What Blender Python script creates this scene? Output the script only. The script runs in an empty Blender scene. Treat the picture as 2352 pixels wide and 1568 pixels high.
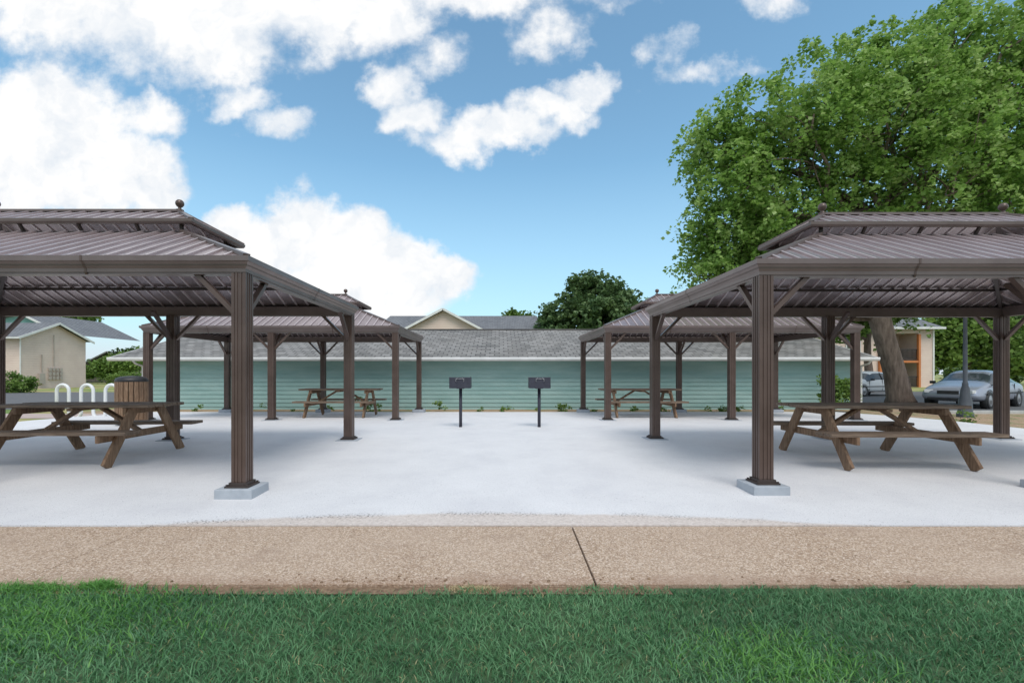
import bpy, math, random
import numpy as np
from mathutils import Vector, Matrix
random.seed(7); rng=np.random.default_rng(7)
scene=bpy.context.scene
col=scene.collection

# ---------------------------------------------------------------- helpers
class MB:
    def __init__(s): s.v=[];s.f=[];s.m=[]
    def add(s,vs,fs,mi=0):
        b=len(s.v); s.v+= [tuple(v) for v in vs]
        for f in fs: s.f.append(tuple(i+b for i in f)); s.m.append(mi)
    def box(s,c,d,mi=0,R=None):
        vs=[]
        for x in(-.5,.5):
            for y in(-.5,.5):
                for z in(-.5,.5):
                    p=Vector((x*d[0],y*d[1],z*d[2]))
                    if R is not None: p=R@p
                    vs.append(p+Vector(c))
        s.add(vs,[(0,1,3,2),(4,6,7,5),(0,4,5,1),(2,3,7,6),(0,2,6,4),(1,5,7,3)],mi)
    def beam(s,p0,p1,w,h,mi=0,up=(0,0,1)):
        p0=Vector(p0);p1=Vector(p1);d=(p1-p0);L=d.length
        if L<1e-6: return
        d.normalize();u=Vector(up)
        sd=d.cross(u)
        if sd.length<1e-4: sd=d.cross(Vector((1,0,0)))
        sd.normalize();u=sd.cross(d)
        R=Matrix((d,sd,u)).transposed()
        s.box((p0+p1)/2,(L,w,h),mi,R)
    def tube(s,pts,rads,seg=8,mi=0,cap=True):
        pts=[Vector(p) for p in pts];n=len(pts)
        if not hasattr(rads,'__len__'): rads=[rads]*n
        vs=[];pu=None
        for i,p in enumerate(pts):
            t=(pts[min(i+1,n-1)]-pts[max(i-1,0)]).normalized()
            if pu is None:
                pu=Vector((1,0,0)) if abs(t.x)<.9 else Vector((0,1,0))
            a=(pu-t*pu.dot(t)).normalized();pu=a;b=t.cross(a)
            for k in range(seg):
                an=2*math.pi*k/seg
                vs.append(p+(a*math.cos(an)+b*math.sin(an))*rads[i])
        fs=[]
        for i in range(n-1):
            for k in range(seg):
                k2=(k+1)%seg
                fs.append((i*seg+k,i*seg+k2,(i+1)*seg+k2,(i+1)*seg+k))
        if cap:
            fs.append(tuple(range(seg))[::-1]);fs.append(tuple((n-1)*seg+k for k in range(seg)))
        s.add(vs,fs,mi)
    def lathe(s,c,prof,seg=20,mi=0):
        vs=[];n=len(prof)
        for r,z in prof:
            for k in range(seg):
                a=2*math.pi*k/seg
                vs.append((c[0]+r*math.cos(a),c[1]+r*math.sin(a),c[2]+z))
        fs=[(i*seg+k,i*seg+(k+1)%seg,(i+1)*seg+(k+1)%seg,(i+1)*seg+k) for i in range(n-1) for k in range(seg)]
        s.add(vs,fs,mi)
    def mesh(s,name,mats,smooth=False):
        me=bpy.data.meshes.new(name);me.from_pydata(s.v,[],s.f)
        for m in mats: me.materials.append(m)
        me.polygons.foreach_set('material_index',s.m)
        if smooth: me.polygons.foreach_set('use_smooth',[True]*len(s.f))
        me.update();return me
    def obj(s,name,mats,parent=None,smooth=False,bevel=0):
        return mk(name,s.mesh(name,mats,smooth),parent,bevel)
def mk(name,me,parent=None,bevel=0):
    o=bpy.data.objects.new(name,me);col.objects.link(o)
    if parent: o.parent=parent
    if bevel:
        b=o.modifiers.new('bevel','BEVEL');b.width=bevel;b.segments=2;b.limit_method='ANGLE'
    return o
def empty(name,loc=(0,0,0),rz=0):
    o=bpy.data.objects.new(name,None);col.objects.link(o);o.location=loc;o.rotation_euler=(0,0,rz);o.empty_display_size=.3
    return o

# ---------------------------------------------------------------- materials
def base(name):
    m=bpy.data.materials.new(name);m.use_nodes=True;nt=m.node_tree
    return m,nt,nt.nodes['Principled BSDF']
def N(nt,t,**k):
    n=nt.nodes.new(t)
    for a,b in k.items(): setattr(n,a,b)
    return n
def noise(nt,vec,scale,detail=4,rough=.55):
    n=N(nt,'ShaderNodeTexNoise');n.inputs['Scale'].default_value=scale;n.inputs['Detail'].default_value=detail
    n.inputs['Roughness'].default_value=rough
    if vec is not None: nt.links.new(vec,n.inputs['Vector'])
    return n.outputs['Fac']
def pos(nt,stretch=None,obj=False):
    if obj: o=N(nt,'ShaderNodeTexCoord').outputs['Object']
    else: o=N(nt,'ShaderNodeNewGeometry').outputs['Position']
    if stretch:
        m=N(nt,'ShaderNodeMapping');m.inputs['Scale'].default_value=stretch;nt.links.new(o,m.inputs['Vector']);o=m.outputs[0]
    return o
def ramp(nt,fac,stops):
    r=N(nt,'ShaderNodeValToRGB');e=r.color_ramp.elements
    while len(e)<len(stops): e.new(.5)
    for i,(p,c) in enumerate(stops):
        e[i].position=p;e[i].color=(c[0],c[1],c[2],1)
    nt.links.new(fac,r.inputs['Fac']);return r.outputs['Color']
def mixc(nt,fac,a,b,mode='MIX'):
    m=N(nt,'ShaderNodeMix',data_type='RGBA',blend_type=mode)
    def setv(sock,v):
        if isinstance(v,(tuple,list)): sock.default_value=(v[0],v[1],v[2],1)
        elif isinstance(v,(int,float)): sock.default_value=v
        else: nt.links.new(v,sock)
    if isinstance(fac,(int,float)): m.inputs[0].default_value=fac
    else: nt.links.new(fac,m.inputs[0])
    setv(m.inputs[6],a);setv(m.inputs[7],b);return m.outputs[2]
def mth(nt,op,a,b=None,c=None,clamp=False):
    m=N(nt,'ShaderNodeMath',operation=op,use_clamp=clamp)
    for i,v in enumerate((a,b,c)):
        if v is None: continue
        if isinstance(v,(int,float)): m.inputs[i].default_value=v
        else: nt.links.new(v,m.inputs[i])
    return m.outputs[0]
def mrange(nt,v,a,b,c=0,d=1,smooth=False):
    m=N(nt,'ShaderNodeMapRange');m.interpolation_type='SMOOTHSTEP' if smooth else 'LINEAR'
    nt.links.new(v,m.inputs[0])
    for i,x in enumerate((a,b,c,d)): m.inputs[i+1].default_value=x
    return m.outputs[0]
def bump(nt,b,h,dist=.01,st=.6):
    n=N(nt,'ShaderNodeBump');n.inputs['Distance'].default_value=dist;n.inputs['Strength'].default_value=st
    nt.links.new(h,n.inputs['Height']);nt.links.new(n.outputs[0],b.inputs['Normal'])
def simple(name,c1,c2,scale=4,rough=.6,metal=0,stretch=None,bd=0,bs=60,spec=.5,lo=.35,hi=.65,obj=False):
    m,nt,b=base(name);p=pos(nt,stretch,obj)
    f=noise(nt,p,scale,5,.6)
    nt.links.new(ramp(nt,f,[(lo,c1),(hi,c2)]),b.inputs['Base Color'])
    b.inputs['Roughness'].default_value=rough;b.inputs['Metallic'].default_value=metal
    b.inputs['Specular IOR Level'].default_value=spec
    if bd: bump(nt,b,noise(nt,p,bs,4),bd)
    return m

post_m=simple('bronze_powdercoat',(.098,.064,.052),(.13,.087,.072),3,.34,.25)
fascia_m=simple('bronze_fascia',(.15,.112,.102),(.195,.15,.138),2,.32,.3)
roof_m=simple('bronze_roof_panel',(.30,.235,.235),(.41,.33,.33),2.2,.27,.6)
rib_m=simple('bronze_seam_highlight',(.50,.42,.42),(.60,.51,.51),2.5,.33,.4)  # seam colour lighter than the panels, paints in the highlights along the ribs
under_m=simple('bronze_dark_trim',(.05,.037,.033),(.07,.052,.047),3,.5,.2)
steel=simple('grill_black_steel',(.035,.035,.05),(.055,.055,.075),6,.5,.3)
steel2=simple('galvanised_rod',(.3,.3,.32),(.4,.4,.4),10,.4,.6)
block_m=simple('grey_painted_block',(.34,.37,.41),(.43,.46,.50),5,.8,bd=.003)
white_m=simple('white_trim_paint',(.68,.68,.67),(.78,.77,.76),3,.6)
rackm=simple('white_rack_paint',(.74,.74,.74),(.8,.8,.8),3,.35)
beige=simple('beige_siding',(.66,.52,.45),(.72,.58,.50),1,.8)
def lap(m,ex,amt=.35):
    nt=m.node_tree;b=nt.nodes['Principled BSDF'];g=N(nt,'ShaderNodeNewGeometry');s=N(nt,'ShaderNodeSeparateXYZ')
    nt.links.new(g.outputs['Position'],s.inputs[0]);h=mth(nt,'FRACT',mth(nt,'DIVIDE',s.outputs[2],ex))
    bump(nt,b,mth(nt,'SUBTRACT',1,h),.03,.8)
lap(beige,.2)
teal=simple('aqua_siding_paint',(.25,.41,.39),(.33,.485,.46),.9,.7,stretch=(1,1,5))
tealfar=simple('teal_gable_paint',(.16,.33,.32),(.2,.38,.36),1.2,.7)
orange=simple('orange_post_paint',(.52,.17,.055),(.60,.21,.07),2,.6)
glass=simple('dark_window_glass',(.03,.04,.05),(.06,.07,.08),1,.08)
black=simple('black_metal',(.015,.015,.017),(.03,.03,.03),5,.5)
lampm=simple('lamp_post_paint',(.05,.06,.075),(.075,.085,.1),4,.5)
barkm=simple('maple_bark',(.12,.085,.065),(.26,.19,.15),3,.9,stretch=(3,3,.5),bd=.04,bs=6)
def wood(name,c0,c1,c2,stretch):
    m,nt,b=base(name);p=pos(nt,stretch)
    f=noise(nt,p,9,8,.65);f2=noise(nt,pos(nt),2.2,3)
    c=ramp(nt,f,[(.28,c0),(.5,c1),(.75,c2)])
    c=mixc(nt,mrange(nt,f2,.35,.7),c,mixc(nt,.35,c,(.06,.045,.035)))
    nt.links.new(c,b.inputs['Base Color']);b.inputs['Roughness'].default_value=.75
    bump(nt,b,f,.006);return m
woodx=wood('weathered_wood_boards',(.08,.052,.036),(.21,.145,.10),(.38,.29,.22),(.35,6,6))
woodz=wood('weathered_wood_legs',(.11,.06,.034),(.25,.148,.085),(.40,.265,.17),(4,4,.6))

def slab_mat():
    m,nt,b=base('white_coated_concrete');p=pos(nt);s=N(nt,'ShaderNodeSeparateXYZ');nt.links.new(p,s.inputs[0])
    X,Y=s.outputs[0],s.outputs[1]
    c=ramp(nt,noise(nt,p,1.3,8,.68),[(.3,(.68,.67,.69)),(.5,(.755,.745,.755)),(.7,(.80,.79,.80))])
    fine=noise(nt,p,110,4,.7);c=mixc(nt,mrange(nt,fine,.36,.58,.5,0),c,(.48,.47,.49))
    n1=noise(nt,p,3.0,7,.65)
    edge=mth(nt,'SUBTRACT',4.17,mth(nt,'MULTIPLY',mth(nt,'MULTIPLY',X,X),.036))
    d=mth(nt,'SUBTRACT',mth(nt,'ADD',edge,mth(nt,'MULTIPLY',mth(nt,'SUBTRACT',n1,.5),.16)),Y)
    raw=mrange(nt,d,-.015,.05)
    rawc=ramp(nt,noise(nt,p,35,6,.7),[(.3,(.44,.35,.29)),(.6,(.68,.59,.53))])
    c=mixc(nt,mth(nt,'MULTIPLY',raw,.8),c,rawc)
    spots=mrange(nt,noise(nt,p,45,4,.7),.52,.58)
    near=mth(nt,'SUBTRACT',1,mrange(nt,mth(nt,'ABSOLUTE',mth(nt,'SUBTRACT',d,.02)),.0,.09))
    patch=mrange(nt,noise(nt,p,1.6,3),.42,.54)
    c=mixc(nt,mth(nt,'MULTIPLY',mth(nt,'MULTIPLY',spots,near),patch),c,(.10,.08,.065))
    sp=mrange(nt,noise(nt,p,70,2,.5),.68,.72)
    c=mixc(nt,mth(nt,'MULTIPLY',sp,mrange(nt,Y,4.2,6.5,.85,.15)),c,(.1,.09,.09))
    nt.links.new(c,b.inputs['Base Color']);b.inputs['Roughness'].default_value=.75
    bump(nt,b,noise(nt,p,90,5,.7),.008,.7);return m
slabm=slab_mat()
def agg():
    m,nt,b=base('exposed_aggregate');p=pos(nt)
    v=N(nt,'ShaderNodeTexVoronoi');v.inputs['Scale'].default_value=120;nt.links.new(p,v.inputs['Vector'])
    sx=N(nt,'ShaderNodeSeparateXYZ');nt.links.new(v.outputs['Color'],sx.inputs[0])
    c=ramp(nt,sx.outputs[0],[(0,(.22,.145,.095)),(.35,(.38,.265,.18)),(.7,(.50,.37,.27)),(1,(.70,.58,.48))])
    big=noise(nt,p,1.1,5,.6)
    c=mixc(nt,mrange(nt,big,.35,.7),c,mixc(nt,.45,c,(.54,.42,.33)))
    s=N(nt,'ShaderNodeSeparateXYZ');nt.links.new(p,s.inputs[0])
    n1=noise(nt,p,4,5)
    low=mrange(nt,mth(nt,'ADD',s.outputs[1],mth(nt,'MULTIPLY',n1,.25)),2.88,3.06,.6,0)
    c=mixc(nt,low,c,(.28,.17,.115))
    st=mrange(nt,noise(nt,p,2.6,7,.7),.54,.68,0,.35);c=mixc(nt,st,c,(.26,.17,.12))
    nt.links.new(c,b.inputs['Base Color']);b.inputs['Roughness'].default_value=.85
    bump(nt,b,v.outputs['Distance'],.004,.7);return m
aggm=agg()
def groundm():
    m,nt,b=base('yard_grass');p=pos(nt)
    n1=noise(nt,p,.35,5);n2=noise(nt,p,12,6,.7)
    g=ramp(nt,n2,[(.3,(.09,.16,.035)),(.7,(.20,.30,.07))]);d=ramp(nt,n2,[(.3,(.32,.27,.10)),(.7,(.46,.41,.18))])
    nt.links.new(mixc(nt,mrange(nt,n1,.44,.56),g,d),b.inputs['Base Color']);b.inputs['Roughness'].default_value=.95
    bump(nt,b,n2,.05);return m
gm=groundm()
def dirtm():
    m,nt,b=base('dry_soil');p=pos(nt);n1=noise(nt,p,1.4,6,.65);n2=noise(nt,p,25,6,.7)
    c=ramp(nt,n2,[(.3,(.22,.14,.085)),(.5,(.40,.27,.17)),(.72,(.58,.46,.31))])
    c=mixc(nt,mrange(nt,n1,.54,.66),c,(.12,.19,.05))
    nt.links.new(c,b.inputs['Base Color']);b.inputs['Roughness'].default_value=.95;bump(nt,b,n2,.04);return m
dm=dirtm()
lawnsoil=simple('lawn_soil',(.03,.07,.03),(.07,.12,.05),9,.95,bd=.01)
edgesoil=simple('edge_soil',(.13,.08,.05),(.28,.19,.12),30,.95,bd=.01)
asph=simple('asphalt',(.10,.10,.105),(.14,.14,.145),8,.9,bd=.004)
pinkw=simple('pink_concrete_walk',(.42,.32,.29),(.5,.4,.36),3,.85)
def shingle(name,ca,cb):
    m,nt,b=base(name);p=pos(nt);s=N(nt,'ShaderNodeSeparateXYZ');nt.links.new(p,s.inputs[0])
    cx=N(nt,'ShaderNodeCombineXYZ');nt.links.new(s.outputs[0],cx.inputs[0]);nt.links.new(s.outputs[1],cx.inputs[1])
    br=N(nt,'ShaderNodeTexBrick');nt.links.new(cx.outputs[0],br.inputs['Vector'])
    br.inputs['Scale'].default_value=1;br.inputs['Brick Width'].default_value=.34;br.inputs['Row Height'].default_value=.28
    br.inputs['Mortar Size'].default_value=.022;br.inputs['Color1'].default_value=(*ca,1);br.inputs['Color2'].default_value=(*cb,1)
    br.inputs['Mortar'].default_value=(ca[0]*.4,ca[1]*.4,ca[2]*.4,1)
    c=mixc(nt,mrange(nt,noise(nt,p,.8,5),.3,.7,0,.3),br.outputs['Color'],(cb[0]*1.3,cb[1]*1.25,cb[2]*1.2))
    c=mixc(nt,mrange(nt,noise(nt,p,60,3),.35,.65,.3,0),c,(.06,.06,.06))
    nt.links.new(c,b.inputs['Base Color']);b.inputs['Roughness'].default_value=.9;bump(nt,b,br.outputs['Fac'],-.02);return m
shing=shingle('grey_shingles',(.15,.145,.14),(.32,.31,.30))
shing2=shingle('blue_grey_shingles',(.15,.16,.18),(.22,.23,.25))
def leafm(name,dark,mid,light,trans=.35):
    m,nt,b=base(name);p=pos(nt)
    a=N(nt,'ShaderNodeAttribute',attribute_name='rnd')
    f=mth(nt,'ADD',mth(nt,'MULTIPLY',a.outputs['Fac'],.6),mth(nt,'MULTIPLY',noise(nt,p,.55,2),.45))
    c=ramp(nt,f,[(.2,dark),(.5,mid),(.85,light)])
    nt.links.new(c,b.inputs['Base Color']);b.inputs['Roughness'].default_value=.5;b.inputs['Specular IOR Level'].default_value=.3
    t=N(nt,'ShaderNodeBsdfTranslucent');nt.links.new(c,t.inputs[0])
    mx=N(nt,'ShaderNodeMixShader');mx.inputs[0].default_value=trans
    nt.links.new(b.outputs[0],mx.inputs[1]);nt.links.new(t.outputs[0],mx.inputs[2])
    nt.links.new(mx.outputs[0],nt.nodes['Material Output'].inputs[0]);return m
maplel=leafm('maple_leaves',(.10,.20,.04),(.25,.42,.085),(.50,.63,.25),.45)
darkl=leafm('dark_leaves',(.06,.12,.05),(.12,.20,.075),(.22,.31,.13),.25)
midl=leafm('yard_leaves',(.07,.14,.03),(.17,.28,.06),(.30,.42,.11),.35)
grassm=leafm('grass_blades',(.06,.16,.07),(.115,.27,.12),(.21,.40,.20),.3)
grassb=leafm('bright_grass_blades',(.07,.22,.04),(.13,.32,.07),(.20,.43,.11),.3)

# ---------------------------------------------------------------- fast meshes
def fast(name,V,F,rnd,mat,parent=None):
    n,k,_=V.shape
    me=bpy.data.meshes.new(name);me.vertices.add(n*k);me.vertices.foreach_set('co',V.reshape(-1).astype(np.float32))
    off=(np.arange(n)*k)[:,None]
    loops=np.concatenate([off+np.array(f)[None,:] for f in F],axis=1).reshape(-1)
    tot=np.tile(np.array([len(f) for f in F]),n);st=np.concatenate([[0],np.cumsum(tot)[:-1]])
    me.loops.add(len(loops));me.loops.foreach_set('vertex_index',loops.astype(np.int32))
    me.polygons.add(len(tot));me.polygons.foreach_set('loop_start',st.astype(np.int32));me.polygons.foreach_set('loop_total',tot.astype(np.int32))
    me.materials.append(mat);me.update(calc_edges=True)
    a=me.attributes.new('rnd','FLOAT','POINT');a.data.foreach_set('value',np.repeat(rnd,k).astype(np.float32))
    return mk(name,me,parent)
def leafquads(P,size,n):
    a=rng.random(n)*2*np.pi;tilt=rng.normal(0,.55,n)
    ux=np.stack([np.cos(a)*np.cos(tilt),np.sin(a)*np.cos(tilt),np.sin(tilt)-.25],1);ux/=np.linalg.norm(ux,axis=1)[:,None]
    rn=rng.normal(size=(n,3))*.6+np.array([0,0,1]);uy=np.cross(rn,ux);uy/=np.linalg.norm(uy,axis=1)[:,None]
    nz=np.cross(ux,uy)
    s=size*(.6+.8*rng.random(n))[:,None]
    return np.stack([P-ux*s*.5,P+uy*s*.42+nz*s*.12,P+ux*s*.5,P-uy*s*.42+nz*s*.12],1)
def leaves(name,lobes,n_cl,per,size,mat,parent=None,clr=.8,shell=.55,flat=.75,droop=0):
    L=np.array(lobes);w=L[:,3]**2;w=w/w.sum()
    idx=rng.choice(len(L),n_cl,p=w)
    d=rng.normal(size=(n_cl,3));d/=np.linalg.norm(d,axis=1)[:,None]
    r=(shell+(1-shell)*rng.random(n_cl))**.7
    C=L[idx,:3]+d*(r*L[idx,3])[:,None]*np.array([1,1,.9])
    cs=clr*(.55+.8*rng.random(n_cl))
    n=n_cl*per;ci=np.repeat(np.arange(n_cl),per)
    dd=rng.normal(size=(n,3));dd/=np.linalg.norm(dd,axis=1)[:,None]
    rr=rng.random(n)**.5
    P=C[ci]+dd*(rr*cs[ci])[:,None]*np.array([1,1,flat])
    P[:,2]-=droop*rr**2*cs[ci]
    V=leafquads(P,size,n)
    rnd=.55*rng.random(n)+.45*rng.random(n_cl)[ci]
    return fast(name,V,[(0,1,2,3)],rnd,mat,parent)
def sprays(name,lobes,n_s,per,size,mat,parent,L0=.7,L1=1.7,droop=.35,rad=.13,shell=.75):
    """leafy twigs that reach outwards from the crown and arch down"""
    L=np.array(lobes);w=L[:,3]**1.6;w=w/w.sum();idx=rng.choice(len(L),n_s,p=w)
    d=rng.normal(size=(n_s,3));d/=np.linalg.norm(d,axis=1)[:,None]
    S=L[idx,:3]+d*(L[idx,3]*(shell+.25*rng.random(n_s)))[:,None]
    D=d+rng.normal(size=(n_s,3))*.45;D[:,2]+=.15;D/=np.linalg.norm(D,axis=1)[:,None]
    ln=L0+(L1-L0)*rng.random(n_s)
    n=n_s*per;ci=np.repeat(np.arange(n_s),per);t=rng.random(n)
    P=S[ci]+D[ci]*(t*ln[ci])[:,None]+rng.normal(size=(n,3))*(rad*(1.15-.8*t))[:,None]
    P[:,2]-=droop*t**2*ln[ci]
    V=leafquads(P,size,n)
    rnd=.5*rng.random(n)+.3*rng.random(n_s)[ci]+.2*t
    return fast(name,V,[(0,1,2,3)],rnd,mat,parent)
def limb(mb,p0,p1,r0,r1,seg=8,wob=.12,n=6):
    p0=Vector(p0);p1=Vector(p1);L=(p1-p0).length;pts=[];rs=[]
    for i in range(n+1):
        t=i/n;p=p0.lerp(p1,t)
        if 0<i<n: p+=Vector((random.uniform(-1,1),random.uniform(-1,1),random.uniform(-.5,.8)))*wob*L*.3
        pts.append(p);rs.append(r0+(r1-r0)*t)
    mb.tube(pts,rs,seg);return pts

# ---------------------------------------------------------------- gazebo
def rectsweep(mb,a,b,prof,mi=0):
    vs=[]
    for off,z in prof:
        A=a+off;B=b+off;vs+=[(-A,-B,z),(A,-B,z),(A,B,z),(-A,B,z)]
    n=len(prof);fs=[]
    for i in range(n):
        j=(i+1)%n
        for k in range(4): fs.append((i*4+k,i*4+(k+1)%4,j*4+(k+1)%4,j*4+k))
    mb.add(vs,fs,mi)
SX,SY=3.06,1.695
def hiproof(mb,a,b,z0,ia,ib,z1,sp,rw,rh,cap=.07):
    for s in(-1,1):
        mb.add([(-a,s*b,z0),(a,s*b,z0),(ia,s*ib,z1),(-ia,s*ib,z1)],[(0,1,2,3)])
        mb.add([(s*a,-b,z0),(s*a,b,z0),(s*ia,ib,z1),(s*ia,-ib,z1)],[(0,1,2,3)])
    for s in(-1,1):
        nrm=Vector((0,s*(z1-z0),b-ib)).normalized()
        n=int(a/sp)
        for i in range(-n,n+1):
            x=i*sp
            t=1 if abs(x)<=ia else (a-abs(x))/(a-ia)
            if t<.04: continue
            mb.beam((x,s*b,z0),(x,s*(b+(ib-b)*t),z0+(z1-z0)*t),rw,rh,2,nrm)
        nrm=Vector((s*(z1-z0),0,a-ia)).normalized();n=int(b/sp)
        for i in range(-n,n+1):
            y=i*sp
            t=1 if abs(y)<=ib else (b-abs(y))/(b-ib)
            if t<.04: continue
            mb.beam((s*a,y,z0),(s*(a+(ia-a)*t),y,z0+(z1-z0)*t),rw,rh,2,nrm)
    for sx in(-1,1):
        for sy in(-1,1):
            mb.beam((sx*a,sy*b,z0+.004),(sx*ia,sy*ib,z1+.004),cap,rh+.016,1,(0,0,1))
def build_gazebo_meshes():
    out=[]
    h=.0725;g=.007
    side=[(-h,0),(-.045,0),(-.043,g),(-.031,g),(-.029,0),(-.013,0),(-.011,g),(.011,g),(.013,0),(.029,0),(.031,g),(.043,g),(.045,0)]
    ring=[]
    for k in range(4):
        R=Matrix.Rotation(k*math.pi/2,2)
        for x,d in side: ring.append(R@Vector((x,-h+d)))
    mb=MB();n=len(ring)
    for ix in(-1,0,1):
        for iy in(-1,1):
            vs=[];cx,cy=ix*SX,iy*SY
            for z in(.012,2.16):
                for p in ring: vs.append((cx+p.x,cy+p.y,z))
            mb.add(vs,[(i,(i+1)%n,n+(i+1)%n,n+i) for i in range(n)])
            mb.box((cx,cy,.022),(.235,.235,.016),1)
            for a in(-1,1):
                for b in(-1,1): mb.lathe((cx+a*.1,cy+b*.1,.03),[(.012,0),(.012,.014),(0,.014)],8,1)
                mb.beam((cx-.09,cy+a*.083,.045),(cx+.09,cy+a*.083,.045),.012,.03,1)
                mb.beam((cx+a*.083,cy-.077,.045),(cx+a*.083,cy+.077,.045),.012,.03,1)
            for dx in((-1,1) if ix==0 else (-ix,)):
                mb.beam((cx+dx*.05,cy,1.74),(cx+dx*.47,cy,2.17),.045,.06,0,(0,1,0))
            mb.beam((cx,cy-iy*.05,1.74),(cx,cy-iy*.47,2.17),.06,.045,0,(0,1,1))
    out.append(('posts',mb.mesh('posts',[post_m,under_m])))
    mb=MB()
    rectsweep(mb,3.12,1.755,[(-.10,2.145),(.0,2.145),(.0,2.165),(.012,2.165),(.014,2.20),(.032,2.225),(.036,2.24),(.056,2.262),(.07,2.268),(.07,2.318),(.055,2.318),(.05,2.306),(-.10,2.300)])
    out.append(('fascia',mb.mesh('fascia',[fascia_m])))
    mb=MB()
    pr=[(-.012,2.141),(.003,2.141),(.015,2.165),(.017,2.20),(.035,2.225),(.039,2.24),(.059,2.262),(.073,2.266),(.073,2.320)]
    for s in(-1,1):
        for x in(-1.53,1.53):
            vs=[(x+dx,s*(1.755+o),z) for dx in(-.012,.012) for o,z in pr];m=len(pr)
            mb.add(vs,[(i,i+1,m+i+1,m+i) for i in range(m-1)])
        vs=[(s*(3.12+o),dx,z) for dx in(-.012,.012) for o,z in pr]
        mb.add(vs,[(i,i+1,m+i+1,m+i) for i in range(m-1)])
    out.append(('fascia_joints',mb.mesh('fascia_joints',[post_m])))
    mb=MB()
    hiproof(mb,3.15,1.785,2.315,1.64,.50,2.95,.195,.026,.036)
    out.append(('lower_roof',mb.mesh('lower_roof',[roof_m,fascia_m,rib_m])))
    mb=MB()
    hiproof(mb,1.82,.60,3.075,1.27,.012,3.37,.195,.024,.03,.06)
    mb.beam((-1.30,0,3.385),(1.30,0,3.385),.09,.03,1)
    out.append(('upper_roof',mb.mesh('upper_roof',[roof_m,fascia_m,rib_m])))
    mb=MB()
    rectsweep(mb,1.80,.58,[(-.03,3.03),(.02,3.03),(.035,3.05),(.04,3.085),(.02,3.095),(-.03,3.07)])
    out.append(('upper_fascia',mb.mesh('upper_fascia',[fascia_m])))
    mb=MB()
    t=.42
    def ringbeam(a,b,z,w,h):
        for s in(-1,1):
            mb.beam((-a,s*b,z),(a,s*b,z),w,h);mb.beam((s*a,-b+w/2,z),(s*a,b-w/2,z),w,h)
    ringbeam(3.15-1.51*t,1.785-1.285*t,2.315+.635*t-.045,.035,.04)
    ringbeam(1.64,.50,2.925,.04,.05)
    for sx in(-1,1):
        for sy in(-1,1):
            mb.beam((sx*3.10,sy*1.74,2.27),(sx*1.64,sy*.5,2.905),.045,.045)
            mb.beam((sx*1.62,sy*.48,2.94),(sx*1.62,sy*.48,3.10),.035,.035)
        for x in(-1.1,-.37,.37,1.1): mb.beam((x,sx*.49,2.94),(x,sx*.57,3.05),.03,.03)
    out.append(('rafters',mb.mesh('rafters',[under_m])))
    mb=MB()
    for s in(-1,1):
        mb.lathe((s*1.27,0,3.39),[(.05,0),(.05,.012),(.022,.02),(.02,.045),(.035,.055),(.052,.08),(.055,.10),(.048,.125),(.03,.145),(0,.15)],16)
    out.append(('finials',mb.mesh('finials',[post_m],True)))
    mb=MB()
    for ix in(-1,0,1):
        for iy in(-1,1): mb.box((ix*SX,iy*SY,-.05),(.37,.35,.124))
    out.append(('footing_blocks',mb.mesh('footing_blocks',[block_m])))
    return out
gz=build_gazebo_meshes()
for loc in((-5.67,6.465,0),(5.81,6.595,0),(-5.62,13.295,0),(5.74,13.295,0)):
    e=empty('gazebo',loc)
    for nm,me in gz: mk(nm,me,e,.008 if nm=='footing_blocks' else 0)

# ---------------------------------------------------------------- picnic tables
mb=MB();random.seed(3)
for i in range(5):
    e=random.uniform(-.012,.012);mb.box((e,(i-2)*.152,.745+random.uniform(-.003,.003)),(2.1+e,.143,.04))
top=mb.mesh('top_boards',[woodx])
mb=MB()
for s in(-1,1):
    for k in(-.073,.073): mb.box((random.uniform(-.01,.01),s*.66+k,.43),(2.12,.138,.042))
seat=mb.mesh('seats',[woodx])
mb=MB()
for s in(-1,1):
    x=s*.77
    for t in(-1,1): mb.beam((x,t*.24,.722),(x,t*.72,-.0),.042,.135,0,(0,1,.6))
    xs=x-s*.046
    mb.beam((xs,-.80,.36),(xs,.80,.36),.042,.095)
    mb.beam((xs,-.36,.68),(xs,.36,.68),.042,.085)
    mb.beam((xs-s*.03,0,.36),(s*.12,0,.715),.085,.042)
mb.beam((0,-.36,.70),(0,.36,.70),.08,.04)
frame=mb.mesh('frame',[woodz])
for loc,rz in(((-5.74,6.62,-.035),.015),((5.10,6.48,-.035),-.02),((-4.35,13.0,-.03),.02),((3.87,13.0,-.03),-.01)):
    e=empty('picnic_table',loc,rz)
    mk('top_boards',top,e,.006);mk('seats',seat,e,.006);mk('frame',frame,e,.004)

# ---------------------------------------------------------------- grills
for loc in((-.83,10.1,0),(.86,10.1,0)):
    e=empty('park_grill',loc)
    mb=MB()
    mb.box((0,-.2,.955),(.45,.006,.235))
    mb.box((-.222,0,.955),(.006,.394,.235));mb.box((.222,0,.955),(.006,.394,.235))
    mb.box((0,0,.84),(.438,.394,.006));mb.box((0,.2,.87),(.45,.006,.06))
    for i in range(9): mb.beam((-.2+i*.05,-.19,1.0),(-.2+i*.05,.19,1.0),.012,.012)
    mb.obj('firebox',[steel],e,bevel=.002)
    mb=MB();mb.tube([(0,0,-.02),(0,0,.84)],.034,16);mb.box((0,0,.83),(.16,.16,.012))
    mb.obj('pedestal',[steel],e,True)
    mb=MB()
    for s in(-1,1):
        mb.tube([(s*.05,-.21,1.06),(s*.075,-.222,1.03),(s*.09,-.222,1.0),(s*.07,-.215,.975)],.006,6)
    mb.tube([(-.1,-.215,1.04),(.1,-.215,1.04)],.006,6)
    mb.obj('handles',[steel2],e,True)

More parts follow.
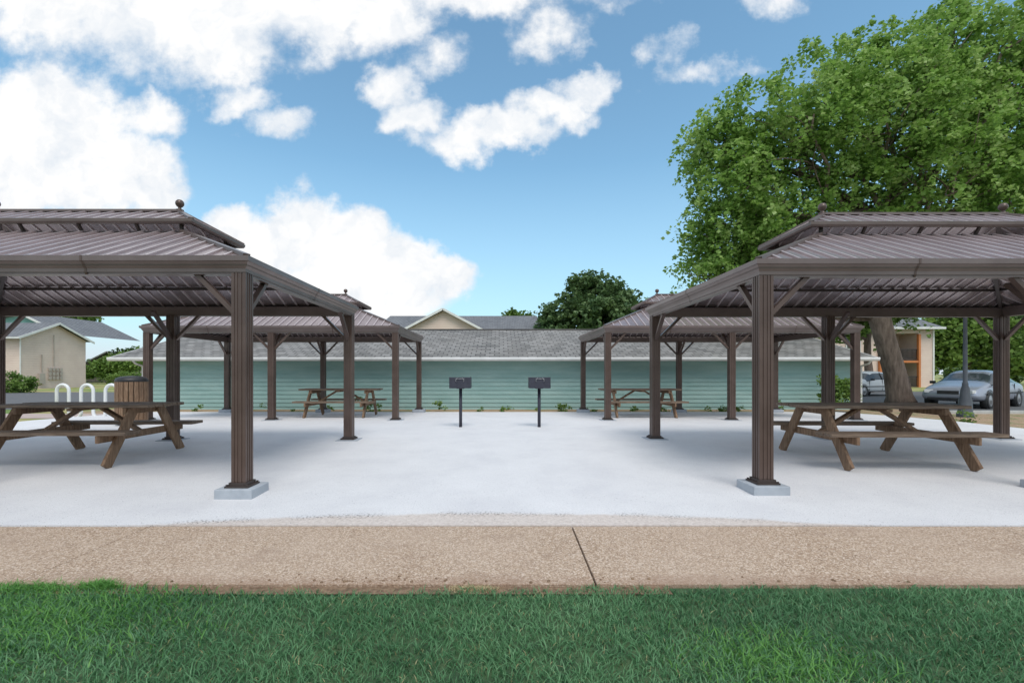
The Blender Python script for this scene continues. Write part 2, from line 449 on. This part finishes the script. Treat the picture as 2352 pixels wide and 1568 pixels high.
# ---------------------------------------------------------------- ground
def sheet(name,x0,x1,y0,y1,z,mat):
    mb=MB();mb.add([(x0,y0,z),(x1,y0,z),(x1,y1,z),(x0,y1,z)],[(0,1,2,3)]);return mb.obj(name,[mat])
sheet('ground',-700,700,-300,900,-.16,gm)
sheet('lawn',-40,40,-30,2.79,-.125,lawnsoil)
sheet('bare_soil_edge',-3.4,1.0,2.70,2.79,-.118,edgesoil)
prof=[(3.846,-.6),(3.85,-.093),(4.7,-.080),(6.5,-.035),(8.1,0),(11.6,0),(13,-.03),(15.3,-.1),(15.31,-.6)]
mb=MB();vs=[];X=[-11.5,11.0]
for y,z in prof:
    vs+=[(X[0],y,z),(X[1],y,z)]
mb.add(vs,[(i*2,i*2+1,i*2+3,i*2+2) for i in range(len(prof)-1)])
for k in(0,1): mb.add([vs[i*2+k] for i in range(len(prof))],[tuple(range(len(prof)))])
mb.obj('concrete_patio',[slabm])
mb=MB();js=[-40]+[.575+3.46*i for i in range(-8,9)]+[40]
for a,b in zip(js[:-1],js[1:]):
    if b-a<.2: continue
    z=-.1+random.uniform(-.002,.002);g=.006
    vs=[(a+g,2.79,-.3),(b-g,2.79,-.3),(b-g,3.842,-.3),(a+g,3.842,-.3),(a+g,2.79,z),(b-g,2.79,z),(b-g+.02,3.842,z),(a+g+.02,3.842,z)]
    mb.add(vs,[(4,5,6,7),(0,1,5,4),(1,2,6,5),(2,3,7,6),(3,0,4,7)])
mb.obj('sidewalk',[aggm],bevel=.005)
sheet('dirt_bed',-14.2,14.5,15.2,17.2,-.15,dm)
sheet('dry_yard',11.0,17,7.0,15.19,-.15,dm)
sheet('asphalt_road',14.6,120,15.3,34,-.152,asph)
sheet('parking_lot',-90,-16,17,33,-.152,asph)
sheet('side_walk_path',-30,-11.52,13.6,15.2,-.148,pinkw)
mb=MB();mb.box((67,15.2,-.11),(105,.15,.12));mb.obj('kerb',[simple('kerb_concrete',(.4,.4,.38),(.5,.5,.48))],bevel=.01)

def blades(name,x,y,hmin,hmax,w,mat,z=-.125):
    n=len(x);h=hmin+(hmax-hmin)*rng.random(n)
    a=rng.random(n)*2*np.pi;ln=(.3+1.1*rng.random(n))*h
    bx,by=np.cos(a),np.sin(a);f=rng.random(n)*2*np.pi;sx,sy=np.cos(f)*w*.5,np.sin(f)*w*.5
    zz=np.full(n,z)
    P=lambda t,k,s: np.stack([x+bx*ln*t*t+s*sx*k,y+by*ln*t*t+s*sy*k,zz+h*t*(1-.15*t)],1)
    V=np.stack([P(0,1,-1),P(0,1,1),P(.55,.9,1),P(.55,.9,-1),P(1,0,1)],1)
    pt=.5+.25*np.sin(x*2.3+np.sin(y*3)*1.5)+.25*np.sin(x*5.1+1.7*np.sin(y*6.3+x))
    return fast(name,V,[(0,1,2,3),(3,2,4)],.6*rng.random(n)+.4*pt,mat)
n=165000
x=rng.uniform(-5,5,n);y=rng.uniform(.9,2.79,n)
edge=2.77-.02*np.sin(x*7)-.015*np.sin(x*19+1)-.012*np.sin(x*43)-.06*np.exp(-((x+.9)/.8)**2)
k=y<edge-.03*rng.random(n);clump=.5+.5*np.sin(x*9+2*np.sin(y*11))*np.sin(y*8+np.sin(x*6))
k&=rng.random(n)<(.65+.35*clump)
blades('lawn_grass',x[k],y[k],.018,.05,.005,grassm)
n=6000
cx=np.concatenate([rng.normal(-2.35,.4,n//2),rng.normal(-2.36,.05,n//8),rng.normal(-2.75,.15,n//8),rng.normal(1.25,.2,n//5)])
cy=np.concatenate([rng.normal(2.45,.22,n//2),rng.normal(2.78,.02,n//8),rng.normal(2.75,.03,n//8),rng.normal(2.05,.13,n//5)])
k=cy<2.82
blades('bright_grass_tufts',cx[k],cy[k],.025,.065,.0055,grassb)
n=900;cx=rng.normal(-.15,.07,n);cy=rng.normal(2.76,.02,n)
blades('dry_grass_tuft',cx,cy,.01,.035,.004,simple('dry_straw',(.42,.33,.18),(.6,.5,.3)))
n=5000;cx=rng.uniform(-4.5,4.5,n);cy=rng.uniform(1.2,2.74,n)
blades('dead_grass_blades',cx,cy,.012,.035,.004,simple('thatch',(.25,.24,.10),(.42,.38,.20)))
mb=MB()
for i in range(70):
    px=random.uniform(-2.5,2.5);py=2.8+abs(random.gauss(0,.05));r=random.uniform(.003,.011)
    if random.random()<.5: px=random.gauss(-.9,.5)
    mb.lathe((px,py,-.1),[(r,0),(r*.9,r*.6),(r*.4,r),(0,r)],6)
mb.obj('pebbles',[edgesoil],None,True)

# ---------------------------------------------------------------- garage
g=empty('garage_building')
mb=MB();ex=.15;z=-.2;xl,xr=-12.75,12.85
while z<1.66:
    z1=min(z+ex,1.66)
    mb.add([(xl,16.978,z),(xr,16.978,z),(xr,17,z1),(xl,17,z1),(xl,17.0,z),(xr,17.0,z)],[(0,1,2,3),(4,5,1,0)])
    for xx,s in((xl,-1),(xr,1)):
        mb.add([(xx+s*.015,17,z),(xx+s*.015,27,z),(xx,27,z1),(xx,17,z1)],[(0,1,2,3)])
    z=z1
for xx in(xl,xr): mb.add([(xx,17,1.66),(xx,27,1.66),(xx,22,3.05)],[(0,1,2)])
mb.add([(xl,27,-.2),(xr,27,-.2),(xr,27,1.66),(xl,27,1.66)],[(0,1,2,3)])
mb.obj('walls',[teal],g)
mb=MB();eL,eR=-13.75,13.35
for s in(-1,1):
    ye=22+s*5.45
    mb.add([(eL,ye,1.715),(eR,ye,1.715),(eR,22,3.2),(eL,22,3.2)],[(0,1,2,3)])
    mb.add([(eL,ye,1.69),(eR,ye,1.69),(eR,22,3.17),(eL,22,3.17)],[(0,1,2,3)])
mb.beam((eL,22,3.20),(eR,22,3.20),.28,.05)
mb.obj('roof',[shing],g)
mb=MB()
rectp=[(16.44,1.72),(16.43,1.66),(16.46,1.60),(16.54,1.59),(16.56,1.70)]
vs=[(eL,a,b) for a,b in rectp]+[(eR,a,b) for a,b in rectp];m=len(rectp)
mb.add(vs,[(i,(i+1)%m,m+(i+1)%m,m+i) for i in range(m)]+[tuple(range(m)),tuple(range(m,2*m))])
mb.box(((eL+eR)/2,16.6,1.66),(eR-eL-.02,.03,.12))
mb.box(((eL+eR)/2,16.8,1.63),(eR-eL-.04,.38,.015))
for xx in(eL,eR):
    for s in(-1,1): mb.beam((xx,22+s*5.42,1.66),(xx,22,3.13),.03,.14,0)
for xx in(xl,xr): mb.box((xx,16.975,.75),(.09,.04,1.74))
for xx in(xl-.12,xr+.22):
    mb.tube([(xx,16.5,1.6),(xx,16.6,1.5),(xx,16.93,1.42),(xx,16.95,1.3),(xx,16.95,-.12)],.035,8)
mb.obj('white_trim',[white_m],g)

# ---------------------------------------------------------------- houses
def wallbox(mb,x0,x1,y0,y1,z0,z1,mi=0):
    mb.box(((x0+x1)/2,(y0+y1)/2,(z0+z1)/2),(x1-x0,y1-y0,z1-z0),mi)
h=empty('beige_apartment_house')
mb=MB();wallbox(mb,-12,4,43.5,56,-.3,4.3);
mb.add([(-9.3,42.8,-.3),(-.9,42.8,-.3),(-.9,42.8,4.7),(-5.1,42.8,6.88),(-9.3,42.8,4.7)],[(0,1,2,3,4)])
mb.add([(-.9,42.8,-.3),(-.9,44,-.3),(-.9,44,4.7),(-.9,42.8,4.7)],[(0,1,2,3)])
mb.obj('walls',[beige],h)
mb=MB();mb.add([(-12.6,43,4.2),(4.6,43,4.2),(4.0,50,7.28),(-11.6,50,7.28)],[(0,1,2,3)])
mb.add([(-12.6,57,4.2),(4.6,57,4.2),(4.0,50,7.28),(-11.6,50,7.28)],[(0,1,2,3)])
for s in(-1,1): mb.add([(-5.1+s*4.8,42.4,4.52),(-5.1+s*4.8,46,4.52),(-5.1,50,7.03),(-5.1,42.4,7.03)],[(0,1,2,3)])
mb.obj('roof',[shing2],h)
mb=MB()
for s in(-1,1): mb.beam((-5.1+s*4.85,42.36,4.42),(-5.1,42.36,6.98),.05,.2)
mb.obj('trim',[white_m],h)
h=empty('beige_gabled_house')
mb=MB();wallbox(mb,-62,-40,39.2,45.4,-.3,4.3)
mb.add([(-40,39.2,4.3),(-40,45.4,4.3),(-40,42.3,5.6)],[(0,1,2)])
mb.obj('walls',[beige],h)
mb=MB()
for s in(-1,1):
    mb.add([(-63,42.3+s*3.6,4.2),(-39.6,42.3+s*3.6,4.2),(-39.6,42.3,5.72),(-63,42.3,5.72)],[(0,1,2,3)])
mb.obj('roof',[shing2],h)
mb=MB()
for s in(-1,1): mb.beam((-39.58,42.3+s*3.62,4.10),(-39.58,42.3,5.63),.05,.18)
mb.box((-51,38.62,4.1),(23,.08,.14))
mb.tube([(-39.95,39.15,4.1),(-39.95,39.15,-.1)],.05,6)
for zz in(1.0,3.3):
    for xx in(-42.2,-46.5): mb.box((xx,39.17,zz+.1),(1.5,.08,1.25))
mb.obj('trim',[white_m],h)
mb=MB()
for zz in(1.0,3.3):
    for xx in(-42.2,-46.5): mb.box((xx,39.12,zz+.1),(1.3,.04,1.05))
mb.obj('windows',[glass],h)
mb=MB()
for j in range(3):
    for i in range(4): mb.box((-39.93,41.7+i*.35,.75+j*.38),(.14,.24,.28))
mb.box((-39.9,40.9,.7),(.2,.5,.9));mb.tube([(-39.93,41,1.2),(-39.93,41,2.8)],.04,6);mb.tube([(-39.93,42.1,1.8),(-39.93,42.1,4.6)],.03,6)
mb.obj('electric_meters',[simple('meter_grey',(.42,.36,.32),(.5,.43,.38))],h)
h=empty('teal_gabled_house')
mb=MB();mb.add([(-74,60,-.3),(-56,60,-.3),(-56,60,6.3),(-61,60,8.6),(-74,60,6.3)],[(0,1,2,3,4)])
mb.obj('walls',[tealfar],h)
mb=MB();mb.add([(-55,59.5,6.1),(-55,72,6.1),(-61,72,9.0),(-61,59.5,9.0)],[(0,1,2,3)]);mb.add([(-75,59.5,6),(-75,72,6),(-61,72,9.0),(-61,59.5,9.0)],[(0,1,2,3)])
mb.obj('roof',[shing2],h)
mb=MB();mb.beam((-55,59.45,5.95),(-61,59.45,8.9),.06,.25);mb.beam((-75,59.45,5.9),(-61,59.45,8.9),.06,.25);mb.obj('trim',[white_m],h)
h=empty('small_house')
mb=MB();wallbox(mb,-66,-58.5,75,82,-.3,2.8);mb.add([(-66,75,2.8),(-58.5,75,2.8),(-62.2,75,4.5)],[(0,1,2)]);mb.obj('walls',[beige],h)
mb=MB()
for s in(-1,1): mb.add([(-62.2+s*4.4,74.4,2.55),(-62.2+s*4.4,83,2.55),(-62.2,83,4.7),(-62.2,74.4,4.7)],[(0,1,2,3)])
mb.obj('roof',[shing2],h)
mb=MB()
for s in(-1,1): mb.beam((-62.2+s*4.4,74.35,2.4),(-62.2,74.35,4.6),.05,.2)
mb.box((-63.5,74.9,1.2),(1.2,.1,1.3));mb.obj('trim',[white_m],h)
h=empty('apartment_building')
mb=MB()
wallbox(mb,31,36.4,45,56,-.3,5.6);wallbox(mb,40.2,41.6,45,56,-.3,5.6);wallbox(mb,36.4,40.2,47.2,56,-.3,5.6);wallbox(mb,36.4,40.2,45,47.2,5.0,5.6)
mb.obj('walls',[beige],h)
mb=MB();mb.add([(30.4,44.4,5.5),(42.2,44.4,5.5),(42.2,50.5,8),(30.4,50.5,8)],[(0,1,2,3)]);mb.obj('roof',[shing2],h)
mb=MB()
for xx in(36.4,40.1): mb.box((xx,44.85,2.3),(.2,.24,5.2))
mb.box((38.25,44.86,2.28),(3.5,.2,.2));mb.obj('orange_balcony_frame',[orange],h)
mb=MB();mb.box((38.25,46.0,2.3),(3.6,2.2,.12))
for zz in(-.15,2.45):
    mb.box((38.25,44.9,zz+1.0),(3.5,.06,.06));mb.box((38.25,44.9,zz+.12),(3.5,.05,.05))
    for i in range(29): mb.box((36.55+i*.12,44.9,zz+.56),(.03,.03,.9))
mb.obj('balcony_rails',[black],h)
mb=MB()
for zz in(1.0,3.6): mb.box((38.5,47.15,zz),(1.8,.06,2.0))
for zz in(1.2,3.8): mb.box((33.9,44.96,zz),(1.2,.06,1.2))
mb.obj('windows',[glass],h)
mb=MB()
for zz in(1.2,3.8):
    for s in(-1,1): mb.box((33.9+s*.66,44.94,zz),(.1,.07,1.4));mb.box((33.9,44.94,zz+s*.66),(1.22,.07,.1))
mb.box((41.6,44.96,2.6),(.14,.08,5.6));mb.box((36.3,44.35,5.45),(11.8,.1,.2))
mb.obj('trim',[white_m],h)

# ---------------------------------------------------------------- trees
t=empty('maple_tree')
lobes=[(19.1,20,15.4,1.5),(16,20.5,14.5,1.5),(13.3,19.5,12.8,1.7),(10.6,20,12.0,1.4),(9.2,20,11.1,1.2),(9.6,19.5,9.0,1.5),
(9.0,20,7.5,1.1),(10.1,20.5,6.3,1.3),(11.6,19.5,7.0,1.7),(8.5,20,5.3,.6),(9.5,20,5.7,1.0),(8.8,20,6.4,.8),(10.8,20,5.4,1.0),(10.8,20,7.9,1.5),(9.4,20,10.1,1.3),(11.9,20,5.6,1.0),
(12.5,20.5,9.9,2.1),(15.1,18.5,11.4,2.3),
(15.1,20,8.1,2.2),(17.8,21,12.3,2.5),(17.6,18,9.3,2.2),(20.5,20,14.3,1.8),(20.5,19,10.8,2.5),(21.5,20,8,2.4),(23,20,11.6,2.7),
(24.2,20,9,2.6),(23.3,21,13.6,2),(13,22,7.2,1.7),(17.5,22.5,7.4,1.9),(19.5,17,7.2,1.7),(12.2,18.2,11.2,1.3),(17.2,18.5,13.6,1.2),(21.8,19,15.0,1.2),(19.4,20,16.5,.6),(11.6,20,10.6,1.2)]
leaves('foliage',lobes,880,80,.17,maplel,t,clr=.55,shell=.3,flat=.75,droop=.7)
sprays('leafy_twigs',lobes,2300,34,.15,maplel,t,.5,1.4,.6,.14,.72)
mb=MB()
tr=[(17.1,20,-.2),(17.05,20,.2),(16.85,20,1.2),(16.5,20,2.4),(16.2,20,3.5),(16.3,20,5),(16.8,20,7.5),(17.3,20,10),(17.8,20,12.5)]
mb.tube(tr,[.62,.46,.40,.38,.40,.30,.22,.15,.07],14)
random.seed(11)
for l in lobes:
    s=tr[random.choice([4,5,5,6,6,7])] if l[2]>7.5 else tr[random.choice([4,5])]
    pts=limb(mb,s,l[:3],.13,.035,7,.3)
    for k in range(6):
        d=Vector((random.gauss(0,1),random.gauss(0,1),random.gauss(0,1))).normalized()*l[3]*.95
        limb(mb,pts[random.choice([3,4,5])],Vector(l[:3])+d,.035,.01,5,.3,4)
mb.obj('trunk_and_limbs',[barkm],t,True)

def tree(name,x,y,h,lobes,n,per,size,mat,r=.3,clr=1.0,shell=.4):
    t=empty(name);leaves('foliage',lobes,n,per,size,mat,t,clr=clr,shell=shell)
    sprays('leafy_twigs',lobes,n//2,14,size*.9,mat,t,clr*.6,clr*1.3,.2,clr*.2,.85)
    mb=MB();limb(mb,(x,y,-.3),(x,y,h*.75),r,r*.3,8,.05)
    for l in lobes: limb(mb,(x,y,h*.35),l[:3],r*.4,.04,6,.2)
    mb.obj('trunk_and_limbs',[barkm],t,True)
tree('broadleaf_tree',9.4,46,10,[(9.0,46,8.0,2.8),(6.2,46,6.6,2.1),(5.2,46,5.2,1.6),(12.2,46,7.2,2.3),(11.0,46,8.6,1.7),(8.2,46,9.7,1.3),(9.8,44,6,2.6),(13.5,46,5.6,2.0)],420,65,.36,darkl,.4,.7)
tree('broadleaf_tree',17,56,9,[(17.3,56,7.8,1.6),(19,56,7,1.6),(16,56,7,1.3)],100,60,.36,midl)
tree('broadleaf_tree',2.6,62,9,[(2.0,62,8.4,1.2),(3.6,62,8.2,.9),(1,62,7.8,.9)],60,50,.36,midl,.3,.7)
tree('broadleaf_tree',-69,74,11,[(-66,74,9.6,2),(-69,74,9.2,2.2)],70,50,.5,midl)
random.seed(5)
tree('roadside_tree',50,50,9,[(50,50,6,3.2),(47,50,5,2.6),(53,50,4.6,3),(49,50,8,2.2),(46,49,3.2,1.9),(52,48,2.6,2)],240,55,.42,midl)
tree('roadside_tree',58,56,10,[(57,56,5,3.5),(61,56,7,3.5),(64,56,4,3),(59,55,2.5,2.4)],210,50,.5,darkl)
tree('roadside_tree',45,58,10,[(44,58,6,3),(43.5,58,8.5,2.4),(46,58,3.4,2.5)],190,50,.45,darkl)
tree('roadside_tree',26,33,10,[(24.5,33,5.2,1.6),(23.5,33,4.6,1.0),(27,33,6,2.2)],140,60,.28,midl)
tree('garden_tree',-57,72,5,[(-57,72,3.2,1.8),(-54.8,72,3.6,1.7),(-52.5,72,2.4,1.6)],120,50,.35,midl)
tree('garden_tree',-50,60,4,[(-50,60,1.9,1.3),(-47.5,60,2.4,1.4),(-52,60,1.4,1.1)],110,50,.28,midl,.25,.7)
L=[]
for i in range(130):
    a=-95+i*1.65+random.uniform(-1,1);L.append((a*1.4,118+random.uniform(-6,6),random.uniform(.5,2.6),random.uniform(2.2,3.4)))
leaves('distant_trees',L,1400,28,.85,darkl,None,clr=1.6)
leaves('hedge',[(-41+i*.8,50,.55,.75) for i in range(12)],160,60,.16,midl,None,clr=.4)
leaves('shrub',[(-32.5,32,.35,.7),(-33.6,32,.5,.8),(-34.8,32,.45,.8)],110,70,.12,midl,None,clr=.35)
leaves('shrub',[(11.5,15.9,.35,.45),(11.2,15.9,.85,.28),(11.8,16,.7,.3)],60,40,.09,midl,None,clr=.22)
W=[];random.seed(9)
for i in range(34):
    W.append((random.uniform(-12.5,13),random.uniform(15.6,16.9),-.08,random.uniform(.06,.15)))
W+=[(-2.05,16,.02,.22),(-4.6,15.9,.1,.3),(-4.2,15.8,.0,.25),(-7.9,16,0,.2),(2.2,16.2,-.05,.16),(5.5,15.8,0,.2),(9.4,16,.05,.3),(11.9,12.0,0,.3),(12.6,10.6,0,.25)]
leaves('weeds',W,130,20,.07,midl,None,clr=.12)

# ---------------------------------------------------------------- street furniture
e=empty('bike_rack',(-12.35,13.1,-.15))
path=[]
def arc(cx,cz,r,a0,a1,n=9):
    for i in range(n):
        a=a0+(a1-a0)*i/(n-1);path.append((cx+r*math.cos(a),0,cz+r*math.sin(a)))
path.append((0,0,-.1));path.append((0,0,.7))
x=0
for i in range(3):
    arc(x+.17,.82,.17,math.pi,0)
    if i<2: arc(x+.51,.22,.17,math.pi,2*math.pi)
    x+=.68
path.append((x-.34,0,.3));path.append((x-.34,0,-.1))
mb=MB();mb.tube(path,.042,10);mb.obj('wave_tube',[rackm],e,True)
e=empty('trash_receptacle',(-8.3,10.6,0))
mb=MB()
for i in range(20):
    a=2*math.pi*i/20;mb.box((.29*math.cos(a),.29*math.sin(a),.5),(.03,.08,.93),0,Matrix.Rotation(a,3,'Z'))
mb.obj('wood_slats',[woodz],e,bevel=.004)
mb=MB();mb.lathe((0,0,0),[(.26,.03),(.27,.95),(.31,.97),(.31,1.0),(.28,1.05),(.19,1.085),(0,1.10)],24);mb.obj('bin_and_lid',[black],e,True)
e=empty('street_lamp',(13.9,14.0,-.15))
mb=MB();mb.lathe((0,0,0),[(.20,0),(.20,.12),(.17,.16),(.155,.5),(.12,.62),(.11,.8),(.07,.95),(.075,1.0),(.055,1.05),(.045,3.3),(.08,3.34),(.08,3.4),(.04,3.44),(.04,3.5),(.13,3.6)],14)
mb.lathe((0,0,0),[(.2,4.0),(.12,4.12),(.03,4.2),(0,4.28)],14);mb.obj('pole',[lampm],e,True)
mb=MB();mb.lathe((0,0,0),[(.12,3.6),(.19,3.98)],14);mb.obj('lantern_glass',[white_m],e,True)

# ---------------------------------------------------------------- cars
def car(loc,rz,paint):
    e=empty('parked_car',loc,rz)
    st=[(-2.36,.38,.72,.76,.74,.74,.66),(-2.25,.26,.86,.90,.84,.82,.72),(-1.55,.22,.93,.97,.88,.87,.72),(-1.0,.22,.94,1.33,.89,.88,.60),(-.85,.22,.94,1.37,.89,.88,.60),
    (-.2,.22,.93,1.42,.89,.88,.62),(.3,.22,.92,1.39,.89,.88,.60),(.42,.22,.92,1.35,.89,.88,.60),(1.15,.22,.89,.95,.89,.86,.72),(1.9,.24,.80,.85,.87,.82,.68),(2.25,.28,.68,.73,.82,.77,.62),(2.38,.38,.56,.60,.72,.70,.56)]
    mb=MB();vs=[]
    for x,zb,zs,zt,wb,ws,wt in st:
        mid=(zb+zs)/2
        h=[(wb*.93,zb),(wb,zb+.12),(wb+.02,mid),(ws,zs),(wt,zt),(wt*.5,zt+.03),(0,zt+.04)]
        r=[(x,a,b) for a,b in h]+[(x,-a,b) for a,b in h[-2::-1]];vs+=r
    n=13;mb.v=vs
    for i in range(len(st)-1):
        for k in range(n-1):
            gl=0
            if 2<=i<=7 and k in(3,8): gl=1
            if i in(2,7) and 4<=k<=7: gl=1
            mb.f.append((i*n+k,i*n+k+1,(i+1)*n+k+1,(i+1)*n+k));mb.m.append(gl)
        mb.f.append((i*n,(i+1)*n,(i+1)*n+n-1,i*n+n-1));mb.m.append(0)
    mb.f.append(tuple(range(n)));mb.m.append(0);mb.f.append(tuple((len(st)-1)*n+k for k in range(n)));mb.m.append(0)
    o=mb.obj('body',[paint,glass],e,True);s=o.modifiers.new('sub','SUBSURF');s.levels=2;s.render_levels=2
    mb=MB();tb=MB();hb=MB()
    for x in(-1.42,1.45):
        for s in(-1,1):
            def ring(m,prof,mi=0):
                t=MB();t.lathe((0,0,0),prof,24);m.add([Vector((x,s*(.70+v[2]),.32+v[1])) + Vector((v[0],0,0)) for v in t.v],t.f,mi)
            ring(tb,[(0,.0),(.36,0),(.385,.19),(.37,.195),(.33,.16)])
            ring(tb,[(.2,.06),(.31,.06),(.325,.08),(.325,.20),(.30,.215),(.21,.21)])
            ring(hb,[(.215,.205),(.19,.19),(.17,.20),(.06,.205),(.05,.215),(0,.218)])
    tb.obj('tyres',[black],e,True);hb.obj('hubcaps',[steel2],e,True)
    mb=MB();mb.box((2.36,0,.60),(.05,.62,.13),0)
    mb.box((2.37,0,.36),(.08,1.2,.07));mb.box((0,.905,.56),(3.6,.025,.05));mb.box((0,-.905,.56),(3.6,.025,.05))
    for s in(-1,1):
        for xx in(-.95,-.12,1.0): mb.box((xx,s*.888,.62),(.012,.03,.58))
        mb.box((.85,s*.97,.96),(.12,.16,.11));mb.beam((-.15,s*.885,.93),(-.2,s*.66,1.36),.05,.03)
    mb.obj('trim',[black],e,bevel=.01)
    mb=MB()
    for s in(-1,1): mb.box((2.26,s*.56,.63),(.16,.34,.13),0,Matrix.Rotation(-s*.35,3,'Z'))
    mb.obj('headlights',[simple('headlight_lens',(.6,.6,.6),(.75,.75,.75),3,.1)],e,bevel=.02)
silver=simple('silver_blue_paint',(.34,.36,.42),(.38,.40,.46),2,.25,.4)
whitep=simple('white_car_paint',(.7,.7,.7),(.75,.75,.75),2,.25)
car((18.9,18.7,-.155),math.radians(180+28),silver)
car((21.8,28,-.155),math.radians(180+20),whitep)

# ---------------------------------------------------------------- sky, sun
w=bpy.data.worlds.new('World');scene.world=w;w.use_nodes=True;nt=w.node_tree
bg=nt.nodes['Background'];bg.inputs['Strength'].default_value=.12
sd=Vector((.16,-.58,1.0)).normalized();el=math.asin(sd.z);az=math.atan2(sd.x,sd.y)
sky=N(nt,'ShaderNodeTexSky',sky_type='NISHITA');sky.sun_disc=False;sky.sun_elevation=el;sky.sun_rotation=az%(2*math.pi)
sky.air_density=1.0;sky.dust_density=.6;sky.ozone_density=1.5
tc=N(nt,'ShaderNodeTexCoord').outputs['Generated']
s=N(nt,'ShaderNodeSeparateXYZ');nt.links.new(tc,s.inputs[0])
yy=mth(nt,'MAXIMUM',s.outputs[1],.05)
cb=N(nt,'ShaderNodeCombineXYZ');nt.links.new(mth(nt,'DIVIDE',s.outputs[0],yy),cb.inputs[0]);nt.links.new(mth(nt,'DIVIDE',s.outputs[2],yy),cb.inputs[1])
uv=cb.outputs[0]
nn=N(nt,'ShaderNodeTexNoise');nn.inputs['Scale'].default_value=7;nn.inputs['Detail'].default_value=5;nn.inputs['Roughness'].default_value=.58
nt.links.new(uv,nn.inputs['Vector'])
def vm(op,a,b):
    m=N(nt,'ShaderNodeVectorMath',operation=op)
    for i,v in enumerate((a,b)):
        if isinstance(v,tuple): m.inputs[i].default_value=v
        else: nt.links.new(v,m.inputs[i])
    return m
wv=vm('MULTIPLY',vm('SUBTRACT',nn.outputs['Color'],(.5,.5,.5)).outputs[0],(.20,.16,0)).outputs[0]
uvd=vm('ADD',uv,wv).outputs[0]
blobs=[(-.68,.88,.54,.23,1.1),(-.60,.74,.18,.13,.95),(-.95,.80,.3,.10,1),(-.38,.79,.28,.11,1),
(-.99,.52,.22,.14,1.1),(-.88,.43,.21,.11,1.1),(-1.03,.42,.16,.12,1),(-.75,.56,.10,.05,.75),(-.77,.40,.12,.05,.9),
(-.50,.26,.14,.09,1),(-.41,.30,.11,.09,1.1),(-.33,.29,.10,.08,1.1),(-.26,.24,.13,.08,1.1),(-.16,.20,.11,.06,1.1),(-.36,.17,.28,.07,1.1),(-.58,.31,.08,.05,.9),(-.24,.14,.14,.05,1),(-.55,.2,.15,.07,1),
(-.23,.62,.07,.06,.78),(-.17,.56,.09,.05,.8),(-.07,.51,.12,.05,.82),(.03,.51,.11,.045,.84),(.11,.56,.11,.055,.88),(.18,.61,.09,.045,.78),
(-.555,.59,.09,.035,.65),(-.47,.54,.09,.05,.68),(-.15,.68,.13,.06,.6),(-.02,.82,.34,.07,.78),(.10,.73,.11,.07,.64),
(.355,.70,.08,.05,.62),(.44,.645,.10,.035,.60),(.52,.66,.06,.03,.52),(.60,.79,.10,.05,.58),(-.72,.63,.10,.03,.5)]
acc=None
for u,v,a,b,wt in blobs:
    d=vm('MULTIPLY',vm('SUBTRACT',uvd,(u,v,0)).outputs[0],(1/a,1/b,0)).outputs[0]
    ln=N(nt,'ShaderNodeVectorMath',operation='DOT_PRODUCT');nt.links.new(d,ln.inputs[0]);nt.links.new(d,ln.inputs[1])
    f=mth(nt,'MULTIPLY_ADD',ln.outputs['Value'],-.5*wt,wt)
    acc=f if acc is None else mth(nt,'SMOOTH_MAX',acc,f,.12)
n2=noise(nt,uv,12,8,.62)
dens=mth(nt,'ADD',acc,mth(nt,'MULTIPLY',mth(nt,'SUBTRACT',n2,.5),.9))
front=mrange(nt,dens,.34,.80,0,1,True)
n3=noise(nt,tc,2.5,4,.6)
back=mrange(nt,n3,.36,.56,0,.95)  # unseen cloud cover behind the camera, thickened to whiten the ambient light
isb=mrange(nt,s.outputs[1],.06,.2,1,0)
over=mrange(nt,mth(nt,'DIVIDE',s.outputs[2],yy),.98,1.3,0,1)  # same added cloud cover carried overhead, above the view
isb=mth(nt,'MAXIMUM',isb,over)
cl=mth(nt,'MAXIMUM',mth(nt,'MULTIPLY',front,mth(nt,'SUBTRACT',1,isb)),mth(nt,'MULTIPLY',back,isb))
shade=mrange(nt,mth(nt,'ADD',mth(nt,'MULTIPLY',noise(nt,uvd,8,4,.6),.8),mth(nt,'MULTIPLY',dens,.15)),.38,.56)
cc=mixc(nt,shade,(6.5,7.0,7.6),(8.5,8.5,8.5))
skc=mixc(nt,1.0,sky.outputs[0],(1.55,1.92,1.75),'MULTIPLY')
hz=mrange(nt,s.outputs[2],0,.40,.80,0,False)
skc=mixc(nt,hz,skc,(3.9,5.7,7.2))
hz2=mrange(nt,s.outputs[2],0,.10,.7,0,True)
skc=mixc(nt,hz2,skc,(6.4,6.7,7.5))
fin=mixc(nt,cl,skc,cc);nt.links.new(fin,bg.inputs['Color'])

ld=bpy.data.lights.new('sun','SUN');ld.energy=2.0;ld.angle=math.radians(28);ld.color=(1,.95,.88)
lo=bpy.data.objects.new('sun',ld);col.objects.link(lo);lo.rotation_euler=sd.to_track_quat('Z','Y').to_euler()

# ---------------------------------------------------------------- camera
cd=bpy.data.cameras.new('camera');cd.sensor_width=36;cd.lens=16.5;cd.shift_x=.0125;cd.shift_y=.03125;cd.clip_start=.05;cd.clip_end=3000
co=bpy.data.objects.new('camera',cd);col.objects.link(co);co.location=(0,0,1.15);co.rotation_euler=(math.pi/2,0,0);scene.camera=co
scene.view_settings.view_transform='Standard';scene.view_settings.look='None';scene.view_settings.exposure=0
